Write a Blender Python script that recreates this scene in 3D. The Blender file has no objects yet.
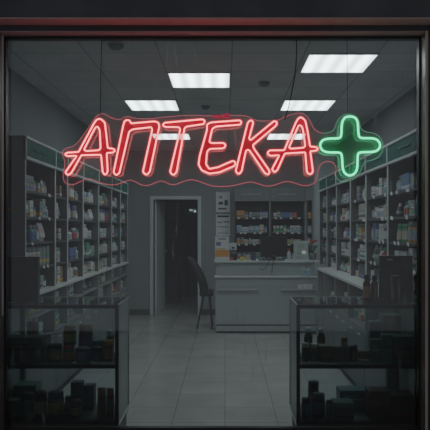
import bpy, bmesh, math, random
from mathutils import Vector, Matrix
random.seed(11)
C = bpy.context.scene.collection
H = 1.65          # eye height
F = 610.0         # focal length in pixels of the 430 px frame
CX, CY = 225.0, 229.0
CEIL = 3.15
def wx(px, d): return (px - CX) * d / F
def wz(py, d): return H - (py - CY) * d / F

# ------------------------------------------------------------------ materials
MATS = {}
def mat(name, col, rough=0.5, metal=0.0, emit=None, estr=0.0, var=0.12, nscale=9.0, spec=0.5):
    if name in MATS: return MATS[name]
    m = bpy.data.materials.new(name); m.use_nodes = True
    nt = m.node_tree; b = nt.nodes['Principled BSDF']
    b.inputs['Roughness'].default_value = rough
    b.inputs['Metallic'].default_value = metal
    b.inputs['Specular IOR Level'].default_value = spec
    tc = nt.nodes.new('ShaderNodeTexCoord'); nz = nt.nodes.new('ShaderNodeTexNoise')
    nz.inputs['Scale'].default_value = nscale; nz.inputs['Detail'].default_value = 3
    nt.links.new(tc.outputs['Object'], nz.inputs['Vector'])
    r = nt.nodes.new('ShaderNodeValToRGB')
    c0 = [max(0, c * (1 - var)) for c in col]; c1 = [min(1, c * (1 + var)) for c in col]
    r.color_ramp.elements[0].position = 0.3; r.color_ramp.elements[1].position = 0.7
    r.color_ramp.elements[0].color = (*c0, 1); r.color_ramp.elements[1].color = (*c1, 1)
    nt.links.new(nz.outputs['Fac'], r.inputs['Fac'])
    nt.links.new(r.outputs['Color'], b.inputs['Base Color'])
    if emit:
        b.inputs['Emission Color'].default_value = (*emit, 1); b.inputs['Emission Strength'].default_value = estr
    MATS[name] = m
    return m

def glass_mat(name, tint=(1, 1, 1), refl=1.0, haze=0.0, hazecol=(.8, .85, .85), smears=0.0):
    m = bpy.data.materials.new(name); m.use_nodes = True
    nt = m.node_tree; nt.nodes.clear()
    N, L = nt.nodes.new, nt.links.new
    out = N('ShaderNodeOutputMaterial')
    tr = N('ShaderNodeBsdfTransparent'); tr.inputs['Color'].default_value = (*tint, 1)
    gl = N('ShaderNodeBsdfGlossy'); gl.inputs['Roughness'].default_value = 0.02
    fr = N('ShaderNodeFresnel'); fr.inputs['IOR'].default_value = 1.45
    mu = N('ShaderNodeMath'); mu.operation = 'MULTIPLY'; mu.inputs[1].default_value = refl
    L(fr.outputs[0], mu.inputs[0])
    mx = N('ShaderNodeMixShader'); L(mu.outputs[0], mx.inputs[0]); L(tr.outputs[0], mx.inputs[1]); L(gl.outputs[0], mx.inputs[2])
    last = mx
    if haze > 0 or smears > 0:
        df = N('ShaderNodeBsdfDiffuse'); df.inputs['Color'].default_value = (*hazecol, 1)
        tl = N('ShaderNodeBsdfTranslucent'); tl.inputs['Color'].default_value = (*hazecol, 1)
        ad = N('ShaderNodeMixShader'); ad.inputs[0].default_value = .5
        L(df.outputs[0], ad.inputs[1]); L(tl.outputs[0], ad.inputs[2])
        m2 = N('ShaderNodeMixShader'); m2.inputs[0].default_value = haze
        L(mx.outputs[0], m2.inputs[1]); L(ad.outputs[0], m2.inputs[2])
        if smears > 0:
            tc = N('ShaderNodeTexCoord'); mp = N('ShaderNodeMapping'); mp.inputs['Rotation'].default_value = (0, .35, 0)
            mp.inputs['Scale'].default_value = (38, 1, 5)
            nz = N('ShaderNodeTexNoise'); nz.inputs['Scale'].default_value = 1.0; nz.inputs['Detail'].default_value = 4
            n2 = N('ShaderNodeTexNoise'); n2.inputs['Scale'].default_value = 2.2
            L(tc.outputs['Object'], mp.inputs[0]); L(mp.outputs[0], nz.inputs['Vector']); L(tc.outputs['Object'], n2.inputs['Vector'])
            r1 = N('ShaderNodeMapRange'); r1.inputs[1].default_value = .58; r1.inputs[2].default_value = .8
            r2 = N('ShaderNodeMapRange'); r2.inputs[1].default_value = .48; r2.inputs[2].default_value = .7
            L(nz.outputs['Fac'], r1.inputs[0]); L(n2.outputs['Fac'], r2.inputs[0])
            mm = N('ShaderNodeMath'); mm.operation = 'MULTIPLY'; L(r1.outputs[0], mm.inputs[0]); L(r2.outputs[0], mm.inputs[1])
            ms = N('ShaderNodeMath'); ms.operation = 'MULTIPLY_ADD'; ms.inputs[1].default_value = smears; ms.inputs[2].default_value = haze
            L(mm.outputs[0], ms.inputs[0]); L(ms.outputs[0], m2.inputs[0])
        last = m2
    L(last.outputs[0], out.inputs['Surface'])
    MATS[name] = m
    return m

def grid_mat(name, col, line, size, gap, ox, oy, rough, rvar=0.0, var=.05, spec=.5):
    m = bpy.data.materials.new(name); m.use_nodes = True
    nt = m.node_tree; b = nt.nodes['Principled BSDF']; N, L = nt.nodes.new, nt.links.new
    tc = N('ShaderNodeTexCoord'); mp = N('ShaderNodeMapping'); mp.inputs['Location'].default_value = (ox, oy, 0)
    br = N('ShaderNodeTexBrick'); br.offset = 0.0; br.squash = 1.0
    br.inputs['Color1'].default_value = (*[c * (1 - var) for c in col], 1); br.inputs['Color2'].default_value = (*[c * (1 + var) for c in col], 1)
    br.inputs['Mortar'].default_value = (*line, 1); br.inputs['Scale'].default_value = 1.0
    br.inputs['Brick Width'].default_value = size; br.inputs['Row Height'].default_value = size
    br.inputs['Mortar Size'].default_value = gap; br.inputs['Mortar Smooth'].default_value = .2
    L(tc.outputs['Object'], mp.inputs[0]); L(mp.outputs[0], br.inputs['Vector'])
    nz = N('ShaderNodeTexNoise'); nz.inputs['Scale'].default_value = 3.0; nz.inputs['Detail'].default_value = 5
    L(tc.outputs['Object'], nz.inputs['Vector'])
    mx = N('ShaderNodeMix'); mx.data_type = 'RGBA'; mx.blend_type = 'MULTIPLY'; mx.inputs[0].default_value = .35
    L(br.outputs['Color'], mx.inputs[6]); L(nz.outputs['Color'], mx.inputs[7])
    bw = N('ShaderNodeRGBToBW')
    L(nz.outputs['Fac'], mx.inputs[7])
    L(mx.outputs[2], b.inputs['Base Color'])
    mr = N('ShaderNodeMapRange'); mr.inputs[3].default_value = rough; mr.inputs[4].default_value = rough + rvar
    L(nz.outputs['Fac'], mr.inputs[0]); L(mr.outputs[0], b.inputs['Roughness'])
    b.inputs['Specular IOR Level'].default_value = spec
    bp = N('ShaderNodeBump'); bp.inputs['Strength'].default_value = .15; bp.inputs['Distance'].default_value = .002; bp.invert = True
    L(br.outputs['Fac'], bp.inputs['Height']); L(bp.outputs[0], b.inputs['Normal'])
    MATS[name] = m
    return m

def emit_mat(name, col, s):
    m = bpy.data.materials.new(name); m.use_nodes = True
    nt = m.node_tree; nt.nodes.clear()
    e = nt.nodes.new('ShaderNodeEmission'); e.inputs[0].default_value = (*col, 1); e.inputs[1].default_value = s
    o = nt.nodes.new('ShaderNodeOutputMaterial'); nt.links.new(e.outputs[0], o.inputs[0])
    MATS[name] = m
    return m

PANEL_E = 6.0
def panel_mat():
    m = bpy.data.materials.new('led_diffuser'); m.use_nodes = True
    nt = m.node_tree; nt.nodes.clear(); N, L = nt.nodes.new, nt.links.new
    tc = N('ShaderNodeTexCoord'); w = N('ShaderNodeTexWave'); w.wave_type = 'BANDS'; w.bands_direction = 'X'
    w.inputs['Scale'].default_value = 2.1; w.inputs['Distortion'].default_value = .3; w.inputs['Detail'].default_value = 1
    L(tc.outputs['Object'], w.inputs['Vector'])
    mr = N('ShaderNodeMapRange'); mr.inputs[3].default_value = PANEL_E * .62; mr.inputs[4].default_value = PANEL_E * 1.2
    L(w.outputs['Fac'], mr.inputs[0])
    e = N('ShaderNodeEmission'); e.inputs[0].default_value = (.86, .98, 1.0, 1); L(mr.outputs[0], e.inputs[1])
    o = N('ShaderNodeOutputMaterial'); L(e.outputs[0], o.inputs[0])
    return m

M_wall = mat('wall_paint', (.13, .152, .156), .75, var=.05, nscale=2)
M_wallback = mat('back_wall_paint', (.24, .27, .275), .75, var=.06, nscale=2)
M_ceil = grid_mat('ceiling_tiles', (.58, .62, .63), (.36, .385, .39), .62, .008, .56, .38, .85, .05, spec=.2)
M_floor = grid_mat('floor_tiles', (.60, .61, .595), (.27, .28, .28), .45, .0035, .0, .2, .07, .10, spec=.6)
M_dark = mat('black_frame_metal', (.018, .018, .018), .38, .3, nscale=30)
M_facade = mat('facade_metal', (.06, .064, .07), .55, .2, var=.25, nscale=3)
M_reveal = mat('reveal_metal', (.16, .14, .13), .35, .5, nscale=12)
M_shelf = mat('shelf_grey', (.20, .225, .23), .5, var=.06)
M_shelfd = mat('shelf_dark', (.055, .058, .06), .6, var=.1)
M_back = mat('shelf_back', (.06, .065, .068), .7, var=.1)
M_inner = mat('shelf_inner', (.10, .112, .118), .6, var=.1)
M_rail = mat('rail_light', (.50, .57, .58), .4, var=.05)
M_side = mat('side_grey', (.16, .17, .18), .55, var=.08)
M_green = mat('header_green', (.012, .085, .068), .6, var=.2, spec=.08)
M_greenl = mat('header_script', (.04, .14, .125), .6, spec=.1)
M_white = mat('white_laminate', (.62, .68, .68), .35, var=.03)
M_desk = mat('desk_laminate', (.38, .45, .45), .4, var=.04)
M_deskd = mat('desk_groove_shade', (.07, .08, .085), .5)
M_door = mat('door_white', (.62, .69, .71), .45, var=.04)
M_blk = mat('black_plastic', (.012, .012, .014), .4)
M_chair = mat('black_upholstery', (.014, .014, .017), .75)
M_steel = mat('steel', (.7, .7, .68), .35, .6)
M_paper = mat('paper', (.72, .77, .78), .7, var=.04)
M_ink = mat('ink', (.05, .06, .08), .7)
M_skirt = mat('skirting_dark', (.07, .075, .078), .5)
M_wire = mat('wire_black', (.02, .02, .02), .6)
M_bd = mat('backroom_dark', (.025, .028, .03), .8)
G_win = glass_mat('window_glass', (.985, .99, .99), 1.9, 0.0, smears=.3)
G_case = glass_mat('case_glass', (.80, .86, .86), .8, .02)
G_side = glass_mat('case_side_glass', (.70, .78, .79), .8, .36)
G_acr = glass_mat('acrylic', (.97, .96, .96), .3, .05, (.9, .9, .9))
M_edge = mat('glass_edge', (.42, .52, .52), .3)
E_red = emit_mat('neon_red', (1, .145, .13), 11.5)
E_green = emit_mat('neon_green', (.22, 1, .45), 5.0)
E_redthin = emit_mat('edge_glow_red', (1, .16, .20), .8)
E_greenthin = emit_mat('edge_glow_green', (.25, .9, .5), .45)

def halo_mat(name, col, s_, op):  # weakly glowing see-through shell, adds the halo around the neon tubes
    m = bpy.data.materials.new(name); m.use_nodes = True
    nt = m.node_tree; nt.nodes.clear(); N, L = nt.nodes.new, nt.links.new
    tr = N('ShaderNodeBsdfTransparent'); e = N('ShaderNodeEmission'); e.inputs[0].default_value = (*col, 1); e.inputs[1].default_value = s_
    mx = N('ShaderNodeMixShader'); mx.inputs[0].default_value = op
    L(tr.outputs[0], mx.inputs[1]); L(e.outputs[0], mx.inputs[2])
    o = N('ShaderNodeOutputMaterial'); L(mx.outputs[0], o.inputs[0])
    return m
S_red = halo_mat('red_halo', (1, .012, .03), .9, .32)
S_green = halo_mat('green_halo', (.01, .8, .2), .35, .32)
def fill_mat(name, col, opacity):
    m = bpy.data.materials.new(name); m.use_nodes = True
    nt = m.node_tree; nt.nodes.clear(); N, L = nt.nodes.new, nt.links.new
    tr = N('ShaderNodeBsdfTransparent'); df = N('ShaderNodeBsdfDiffuse'); df.inputs[0].default_value = (*col, 1)
    mx = N('ShaderNodeMixShader'); mx.inputs[0].default_value = opacity
    L(tr.outputs[0], mx.inputs[1]); L(df.outputs[0], mx.inputs[2])
    o = N('ShaderNodeOutputMaterial'); L(mx.outputs[0], o.inputs[0])
    return m
M_redfill = fill_mat('red_acrylic', (.55, .025, .045), .62)
M_greenfill = fill_mat('green_acrylic', (.02, .30, .12), .4)

# ------------------------------------------------------------------ mesh builder
class MB:
    def __init__(s): s.bm = bmesh.new()
    def box(s, x0, x1, y0, y1, z0, z1, mi=0, bev=0.0):
        r = bmesh.ops.create_cube(s.bm, size=1.0)
        vs = r['verts']
        for v in vs:
            v.co = Vector(((x0 + x1) / 2 + v.co.x * (x1 - x0), (y0 + y1) / 2 + v.co.y * (y1 - y0), (z0 + z1) / 2 + v.co.z * (z1 - z0)))
        fs = set(f for v in vs for f in v.link_faces)
        for f in fs: f.material_index = mi
        if bev > 0:
            es = list(set(e for v in vs for e in v.link_edges))
            r = bmesh.ops.bevel(s.bm, geom=es, offset=bev, segments=2, affect='EDGES', profile=.5)
            for f in r['faces']: f.material_index = mi
        return s
    def lathe(s, prof, cx=0, cy=0, n=16, mi=0, mis=None):
        """prof: list of (r, z); mis: material per segment"""
        rings = []
        for (r, z) in prof:
            if r <= 1e-6: rings.append([s.bm.verts.new((cx, cy, z))])
            else: rings.append([s.bm.verts.new((cx + r * math.cos(2 * math.pi * k / n), cy + r * math.sin(2 * math.pi * k / n), z)) for k in range(n)])
        for i in range(len(rings) - 1):
            a, b = rings[i], rings[i + 1]
            m = mis[i] if mis else mi
            for k in range(n):
                k2 = (k + 1) % n
                if len(a) == 1 and len(b) == 1: continue
                if len(a) == 1: f = s.bm.faces.new((a[0], b[k2], b[k]))
                elif len(b) == 1: f = s.bm.faces.new((a[k], a[k2], b[0]))
                else: f = s.bm.faces.new((a[k], a[k2], b[k2], b[k]))
                f.material_index = m; f.smooth = True
        return s
    def tube(s, pts, r, closed=False, n=8, mi=0):
        pts = [Vector(p) for p in pts]; N = len(pts); rings = []
        prev = None
        for i, p in enumerate(pts):
            if closed: t = pts[(i + 1) % N] - pts[i - 1]
            else: t = pts[min(i + 1, N - 1)] - pts[max(i - 1, 0)]
            if t.length < 1e-9: t = Vector((0, 0, 1))
            t.normalize()
            ref = Vector((0, 1, 0)) if abs(t.y) < .9 else Vector((1, 0, 0))
            u = t.cross(ref).normalized(); w = t.cross(u).normalized()
            if prev is not None and abs(t.y) >= .9 and u.dot(prev) < 0: u, w = -u, -w
            prev = u
            rr = r[i] if isinstance(r, (list, tuple)) else r
            rings.append([s.bm.verts.new(p + (u * math.cos(2 * math.pi * k / n) + w * math.sin(2 * math.pi * k / n)) * rr) for k in range(n)])
        for i in range(N if closed else N - 1):
            a, b = rings[i], rings[(i + 1) % N]
            for k in range(n):
                f = s.bm.faces.new((a[k], a[(k + 1) % n], b[(k + 1) % n], b[k])); f.smooth = True; f.material_index = mi
        if not closed:
            f = s.bm.faces.new(rings[0][::-1]); f.material_index = mi
            f = s.bm.faces.new(rings[-1]); f.material_index = mi
        return s
    def build(s, name, mats, parent=None, loc=None):
        bmesh.ops.recalc_face_normals(s.bm, faces=s.bm.faces[:])
        me = bpy.data.meshes.new(name); s.bm.to_mesh(me); s.bm.free()
        if not isinstance(mats, (list, tuple)): mats = [mats]
        for m in mats: me.materials.append(m)
        o = bpy.data.objects.new(name, me); C.objects.link(o)
        if parent is not None: o.parent = parent
        if loc is not None: o.location = loc
        return o
def tag(o, label=None, cat=None, group=None, kind=None):
    if label: o['label'] = label
    if cat: o['category'] = cat
    if group: o['group'] = group
    if kind: o['kind'] = kind
    return o
def thing(name, label, cat, loc=(0, 0, 0), group=None, rz=0):
    o = bpy.data.objects.new(name, None); C.objects.link(o); o.location = loc; o.rotation_euler = (0, 0, rz)
    o.empty_display_size = .1
    return tag(o, label, cat, group)
def struct(name, mb, m, parent=None):
    o = mb.build(name, m, parent)
    if parent is None: o['kind'] = 'structure'
    return o
def copy_tree(o, parent=None):
    c = o.copy(); C.objects.link(c)
    if parent is not None: c.parent = parent
    for ch in list(o.children): copy_tree(ch, c)
    return c
def chaikin(p, it=2, closed=True):
    p = [Vector(q) for q in p]
    for _ in range(it):
        q = []
        n = len(p)
        if not closed: q.append(p[0])
        for i in range(n if closed else n - 1):
            a, b = p[i], p[(i + 1) % n]
            q += [a * .75 + b * .25, a * .25 + b * .75]
        if not closed: q.append(p[-1])
        p = q
    return p

# ------------------------------------------------------------------ shell
WL, WR, YB, YF = -2.0, 2.0, 11.7, 4.30
struct('floor', MB().box(WL - .1, WR + .1, YF - .3, 15.0, -.1, 0), M_floor)
struct('ceiling', MB().box(WL - .1, WR + .1, YF, YB + .1, CEIL, CEIL + .1), M_ceil)
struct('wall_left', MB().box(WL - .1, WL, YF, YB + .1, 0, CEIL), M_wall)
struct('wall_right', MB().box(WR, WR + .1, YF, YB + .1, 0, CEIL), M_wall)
DX0, DX1, DZ = wx(153.5, YB), wx(197.8, YB), wz(199.5, YB)
w = MB(); w.box(WL, DX0, YB, YB + .1, 0, CEIL); w.box(DX1, WR, YB, YB + .1, 0, CEIL); w.box(DX0, DX1, YB, YB + .1, DZ, CEIL)
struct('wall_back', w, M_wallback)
struct('baseboard_back', MB().box(WL, DX0 - .07, YB - .015, YB, 0, .11).box(DX1 + .07, .1, YB - .015, YB, 0, .11), M_skirt)
# doorway
fr = MB(); ft = .065
fr.box(DX0 - ft, DX0, YB - .03, YB + .12, 0, DZ + ft, bev=.004); fr.box(DX1, DX1 + ft, YB - .03, YB + .12, 0, DZ + ft, bev=.004); fr.box(DX0, DX1, YB - .03, YB + .12, DZ, DZ + ft, bev=.004)
struct('trim_1', fr, M_door)
dr = bpy.data.objects.new('door_1', None); C.objects.link(dr); dr['kind'] = 'structure'
dr.location = (DX0 + .01, YB + .13, 0); dr.rotation_euler = (0, 0, math.radians(84))
MB().box(0, .78, -.04, 0, .01, DZ - .01, bev=.003).build('door_leaf', M_door, dr)
hb = MB(); hb.tube([(.70, -.04, 1.2), (.70, -.09, 1.2), (.58, -.095, 1.2)], .011); hb.lathe([(0, 0), (.026, 0), (.026, .01), (0, .01)])
hb.build('door_handle', M_steel, dr)
# room behind the doorway
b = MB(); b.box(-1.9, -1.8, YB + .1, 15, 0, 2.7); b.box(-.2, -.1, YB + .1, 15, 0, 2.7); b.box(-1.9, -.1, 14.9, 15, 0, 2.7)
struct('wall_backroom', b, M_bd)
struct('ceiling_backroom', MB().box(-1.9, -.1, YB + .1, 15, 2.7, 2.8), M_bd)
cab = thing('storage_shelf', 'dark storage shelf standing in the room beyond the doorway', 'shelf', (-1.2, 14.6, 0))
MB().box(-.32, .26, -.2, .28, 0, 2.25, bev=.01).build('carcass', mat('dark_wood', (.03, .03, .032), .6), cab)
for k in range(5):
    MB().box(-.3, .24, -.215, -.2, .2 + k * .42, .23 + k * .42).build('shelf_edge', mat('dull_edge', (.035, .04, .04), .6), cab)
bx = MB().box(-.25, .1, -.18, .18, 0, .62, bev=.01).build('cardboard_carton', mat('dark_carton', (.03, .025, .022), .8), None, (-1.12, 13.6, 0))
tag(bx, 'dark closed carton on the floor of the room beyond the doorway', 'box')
mir = thing('wall_lamp', 'small glowing wall lamp seen through upper corner of the doorway', 'lamp', (-.79, 14.895, 2.10))
MB().box(-.09, .09, -.03, 0, -.045, .045, bev=.01).build('lamp_box', M_white, mir)
MB().box(-.075, .0, -.05, -.03, -.005, .03).build('lamp_glow', emit_mat('lamp_glow_dim', (.6, .9, 1), .4), mir)
MB().box(.04, .08, -.05, -.03, -.04, .0).build('lamp_glow', emit_mat('lamp_glow', (.62, .92, 1), .8), mir)

# front of the shop: facade wall with the window opening
GX0, GX1, GY = -1.53, 1.355, 4.25
GZ0, GZ1 = wz(429, GY), 2.983
f = MB()
f.box(-2.6, GX0 - .03, 4.12, 4.30, 0, 3.6); f.box(GX1 + .03, 2.6, 4.12, 4.30, 0, 3.6)
f.box(GX0 - .03, GX1 + .03, 4.14, 4.30, 2.995, 3.6); f.box(GX0 - .03, GX1 + .03, 4.12, 4.30, 0, GZ0 - .03)
struct('wall_front', f, M_facade)
struct('trim_2', MB().box(-2.6, 2.6, 4.0, 4.14, 3.04, 3.9, bev=.004), M_facade)       # lintel fascia
struct('ground_outside', MB().box(-6, 6, -1.5, 4.0, -.12, -.02), mat('pavement', (.05, .05, .052), .7, nscale=4))
M_soffit = mat('soffit_red_glow', (.50, .36, .36), .55, var=.1)  # pale reddish tone puts the neon's red glow into the soffit colour
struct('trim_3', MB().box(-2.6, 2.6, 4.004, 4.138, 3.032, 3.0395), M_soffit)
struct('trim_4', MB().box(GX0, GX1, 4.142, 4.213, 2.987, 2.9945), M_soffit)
wn = bpy.data.objects.new('window_1', None); C.objects.link(wn); wn['kind'] = 'structure'
MB().box(GX0, GX1, GY - .004, GY + .004, GZ0, GZ1).build('window_pane', G_win, wn)
q = MB()
q.box(GX0 - .03, GX0, 4.13, 4.29, GZ0 - .03, 2.995, bev=.004); q.box(GX1, GX1 + .03, 4.13, 4.29, GZ0 - .03, 2.995, bev=.004)
q.box(GX0, GX1, 4.215, 4.29, GZ1, 2.995, bev=.003); q.box(GX0, GX1, 4.13, 4.29, GZ0 - .03, GZ0, bev=.004)
q.build('window_frame', M_reveal, wn)
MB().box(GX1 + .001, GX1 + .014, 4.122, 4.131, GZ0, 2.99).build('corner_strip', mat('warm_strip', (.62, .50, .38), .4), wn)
MB().box(GX0, GX0 + .005, 4.18, 4.20, GZ0 + .8, 2.98).build('jamb_highlight', mat('highlight_pale', (.6, .62, .62), .35), wn)  # metallic highlight on the left jamb, painted as a pale strip
q = MB()
for (a, c, z0, z1) in ((GX0, GX0 + .012, GZ0, GZ1), (GX1 - .012, GX1, GZ0, GZ1)): q.box(a, c, 4.225, 4.275, z0, z1)
q.box(GX0, GX1, 4.225, 4.275, GZ1 - .014, GZ1); q.box(GX0, GX1, 4.225, 4.275, GZ0, GZ0 + .014)
q.build('glazing_bead', M_dark, wn)

# ------------------------------------------------------------------ ceiling lights and detectors
PM = panel_mat()
lp = None
LIGHTS = [(-.56, 5.82, 'lone LED ceiling panel left of centre, nearest row above the sign'),
          (.705, 5.20, 'largest LED ceiling panel, nearest to the window above the green cross'),
          (-1.18, 7.06, 'LED ceiling panel above the second sign letter on the shelf side'),
          (.68, 7.06, 'LED ceiling panel just above the last letter of the sign'),
          (-1.18, 9.54, 'LED ceiling panel far back, seen behind the third letter of the sign'),
          (.68, 9.54, 'LED ceiling panel far back, seen behind the last letter of the sign')]
for (x, y, lab) in LIGHTS:
    if lp is None:
        lp = thing('ceiling_light_panel', lab, 'ceiling light', (0, 0, 0), 'LED ceiling panels')
        q = MB(); t = .018
        q.box(0, .62, 0, t, 0, .012); q.box(0, .62, .62 - t, .62, 0, .012); q.box(0, t, t, .62 - t, 0, .012); q.box(.62 - t, .62, t, .62 - t, 0, .012)
        q.build('panel_frame', M_white, lp)
        MB().box(t, .62 - t, t, .62 - t, .004, .010).build('diffuser', PM, lp)
        o = lp
    else:
        o = copy_tree(lp)
    o.location = (x, y, CEIL - .0125); o['label'] = lab
for (px, py, r, lab) in ((264, 82, .062, 'round smoke detector on the ceiling right of the lone light panel'),
                         (205.6, 105.7, .06, 'smaller looking round smoke detector on ceiling just above the fourth letter'),
                         (116, 44, .07, 'round ceiling detector close to the window above first letters')):
    d = F * (CEIL - H) / (CY - py)
    o = thing('smoke_detector', lab, 'smoke detector', (wx(px, d), d, CEIL), 'ceiling detectors')
    MB().lathe([(0, -.012), (r, -.012), (r, -.002), (0, -.002)], n=24).build('mount', M_shelf, o)
    MB().lathe([(0, -.045), (r * .5, -.043), (r * .8, -.03), (r * .82, -.012), (0, -.012)], n=24).build('sensor_head', M_skirt, o)

# ------------------------------------------------------------------ product stock (prototypes)
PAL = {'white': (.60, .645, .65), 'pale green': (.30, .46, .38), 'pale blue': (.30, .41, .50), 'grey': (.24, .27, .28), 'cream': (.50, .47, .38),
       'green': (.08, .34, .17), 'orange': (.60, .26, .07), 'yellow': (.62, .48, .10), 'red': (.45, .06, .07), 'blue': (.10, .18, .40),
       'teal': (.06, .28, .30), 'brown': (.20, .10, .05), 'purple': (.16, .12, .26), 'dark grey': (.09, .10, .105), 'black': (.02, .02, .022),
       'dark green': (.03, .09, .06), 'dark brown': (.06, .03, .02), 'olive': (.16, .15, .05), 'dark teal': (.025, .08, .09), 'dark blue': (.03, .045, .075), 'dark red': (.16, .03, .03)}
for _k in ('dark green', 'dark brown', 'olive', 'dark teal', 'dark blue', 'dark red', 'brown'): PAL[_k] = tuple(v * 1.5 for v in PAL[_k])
def pm(c): return mat('print_' + c.replace(' ', '_'), PAL[c], .5, var=.07, nscale=20)
MESHCACHE = {}
def box_mesh(c, c2, c3):
    """unit carton 1x1x1 standing at origin, front is -Y: printed bands are raised a hair"""
    k = ('box', c, c2, c3)
    if k not in MESHCACHE:
        q = MB(); q.box(-.5, .5, -.5, .5, 0, 1, 0, bev=.02)
        e = .004
        q.box(-.5 - e, .5 + e, -.5 - e, .5 + e, .14, .30, 1); q.box(-.38, .38, -.5 - 2 * e, -.49, .5, .60, 2); q.box(-.38, .1, -.5 - 2 * e, -.49, .68, .74, 2)
        q.box(.5 - .01, .5 + 2 * e, -.38, .38, .5, .60, 2); q.box(-.5 - 2 * e, -.49, -.38, .38, .5, .60, 2)
        o = q.build('medicine_box', [pm(c), pm(c2), pm(c3)]); MESHCACHE[k] = o.data; bpy.data.objects.remove(o)
    return MESHCACHE[k]
def bottle_mesh(kind, c, c2, c3):
    k = (kind, c, c2, c3)
    if k not in MESHCACHE:
        q = MB()
        if kind == 'bottle':
            q.lathe([(0, 0), (.46, 0), (.5, .03), (.5, .12)], mi=0, n=14); q.lathe([(.505, .12), (.505, .55)], mi=1, n=14)
            q.lathe([(.5, .55), (.5, .62), (.42, .70), (.24, .76), (.24, .80)], mi=0, n=14); q.lathe([(.24, .79), (.29, .79), (.29, .99), (.26, 1), (0, 1)], mi=2, n=14)
        elif kind == 'jar':
            q.lathe([(0, 0), (.46, 0), (.5, .03), (.5, .15)], mi=0, n=14); q.lathe([(.505, .15), (.505, .62)], mi=1, n=14)
            q.lathe([(.5, .62), (.5, .70), (.42, .74)], mi=0, n=14); q.lathe([(.40, .73), (.46, .73), (.46, .98), (.43, 1), (0, 1)], mi=2, n=14)
        else:  # tube standing on its cap
            q.lathe([(0, 0), (.34, 0), (.34, .18), (.5, .22)], mi=2, n=14)
            bm = q.bm; rings = []
            for (zz, sx, sy) in ((.22, .5, .5), (.45, .5, .42), (.75, .5, .24), (.96, .5, .05), (1, .5, .04)):
                rings.append([bm.verts.new((sx * math.cos(2 * math.pi * t / 14), sy * math.sin(2 * math.pi * t / 14), zz)) for t in range(14)])
            for i in range(4):
                for t in range(14):
                    fc = bm.faces.new((rings[i][t], rings[i][(t + 1) % 14], rings[i + 1][(t + 1) % 14], rings[i + 1][t])); fc.material_index = 1 if i == 1 else 0; fc.smooth = True
            fc = bm.faces.new(rings[-1]); fc.material_index = 0
        o = q.build('pill_bottle', [pm(c), pm(c2), pm(c3)]); MESHCACHE[k] = o.data; bpy.data.objects.remove(o)
    return MESHCACHE[k]
NOUN = {'box': ('medicine_box', 'carton', 'box'), 'bottle': ('medicine_bottle', 'bottle', 'bottle'), 'jar': ('pill_jar', 'pill jar', 'jar'), 'tube': ('ointment_tube', 'ointment tube', 'tube')}
def product(kind, cols, loc, size, rz, label, group):
    me = box_mesh(*cols) if kind == 'box' else bottle_mesh(kind, *cols)
    o = bpy.data.objects.new(NOUN[kind][0], me); C.objects.link(o)
    o.location = loc; o.scale = size; o.rotation_euler = (0, 0, rz)
    return tag(o, label, NOUN[kind][2], group)
LIGHTC = ['white'] * 6 + ['pale green'] * 2 + ['pale blue'] * 2 + ['grey'] * 3 + ['cream'] * 2
VIVID = ['green', 'orange', 'yellow', 'red', 'blue', 'teal', 'brown', 'purple', 'dark grey']
ORD = ['first', 'second', 'third', 'fourth', 'fifth', 'sixth', 'seventh', 'eighth', 'ninth', 'tenth', 'eleventh', 'twelfth', 'thirteenth', 'fourteenth']
def stock_run(a0, a1, zmax, place, where, group, direction, wmin=.06, wmax=.115, fill=.9, bias=None, maxn=9, first=None):
    """fill the run a0..a1 with products; place(a, w, dep) -> (x, y, rz)"""
    a = a0 + random.uniform(.01, .04); n = 0
    while a < a1 - .05 and n < maxn:
        kind = random.choices(['box', 'bottle', 'jar', 'tube'], (.42, .24, .23, .11))[0]
        c = random.choice(LIGHTC) if random.random() < .74 else random.choice(VIVID)
        if bias and random.random() < .5: c = bias
        if first and n == 0: c, kind = first, 'box'
        c2 = random.choice(VIVID + ['white', 'green', 'blue', 'teal']); c3 = random.choice(['dark grey', 'blue', 'teal', 'white', 'green'])
        if kind != 'box': c2 = random.choice(['white', 'white', 'pale blue', 'cream', c2]); c3 = random.choice(['white', 'grey', 'white', 'dark grey', 'blue', 'green'])
        w = random.uniform(wmin, wmax) * (1 if kind == 'box' else .8)
        h = min(zmax, w * random.uniform(1.0, 2.1)) if kind == 'box' else min(zmax, w * random.uniform(1.5, 2.3))
        h = max(h, zmax * random.uniform(.5, .72))
        for _ in range(random.choice([1, 1, 1, 2, 2, 3])):
            if a + w > a1 - .012 or n >= maxn: break
            dep = w if kind != 'box' else min(.14, w * random.uniform(.8, 1.2))
            x, y, rz, zz = place(a + w / 2, w, dep)
            lab = f"{c} {NOUN[kind][1]}, {ORD[min(n, 13)]} from {direction} {where}"
            product(kind, (c, c2, c3), (x, y, zz + .0012), (w, dep, h), rz, lab, group)
            a += w + random.uniform(.003, .012); n += 1
        if random.random() > fill: a += random.uniform(.04, .16)

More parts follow.
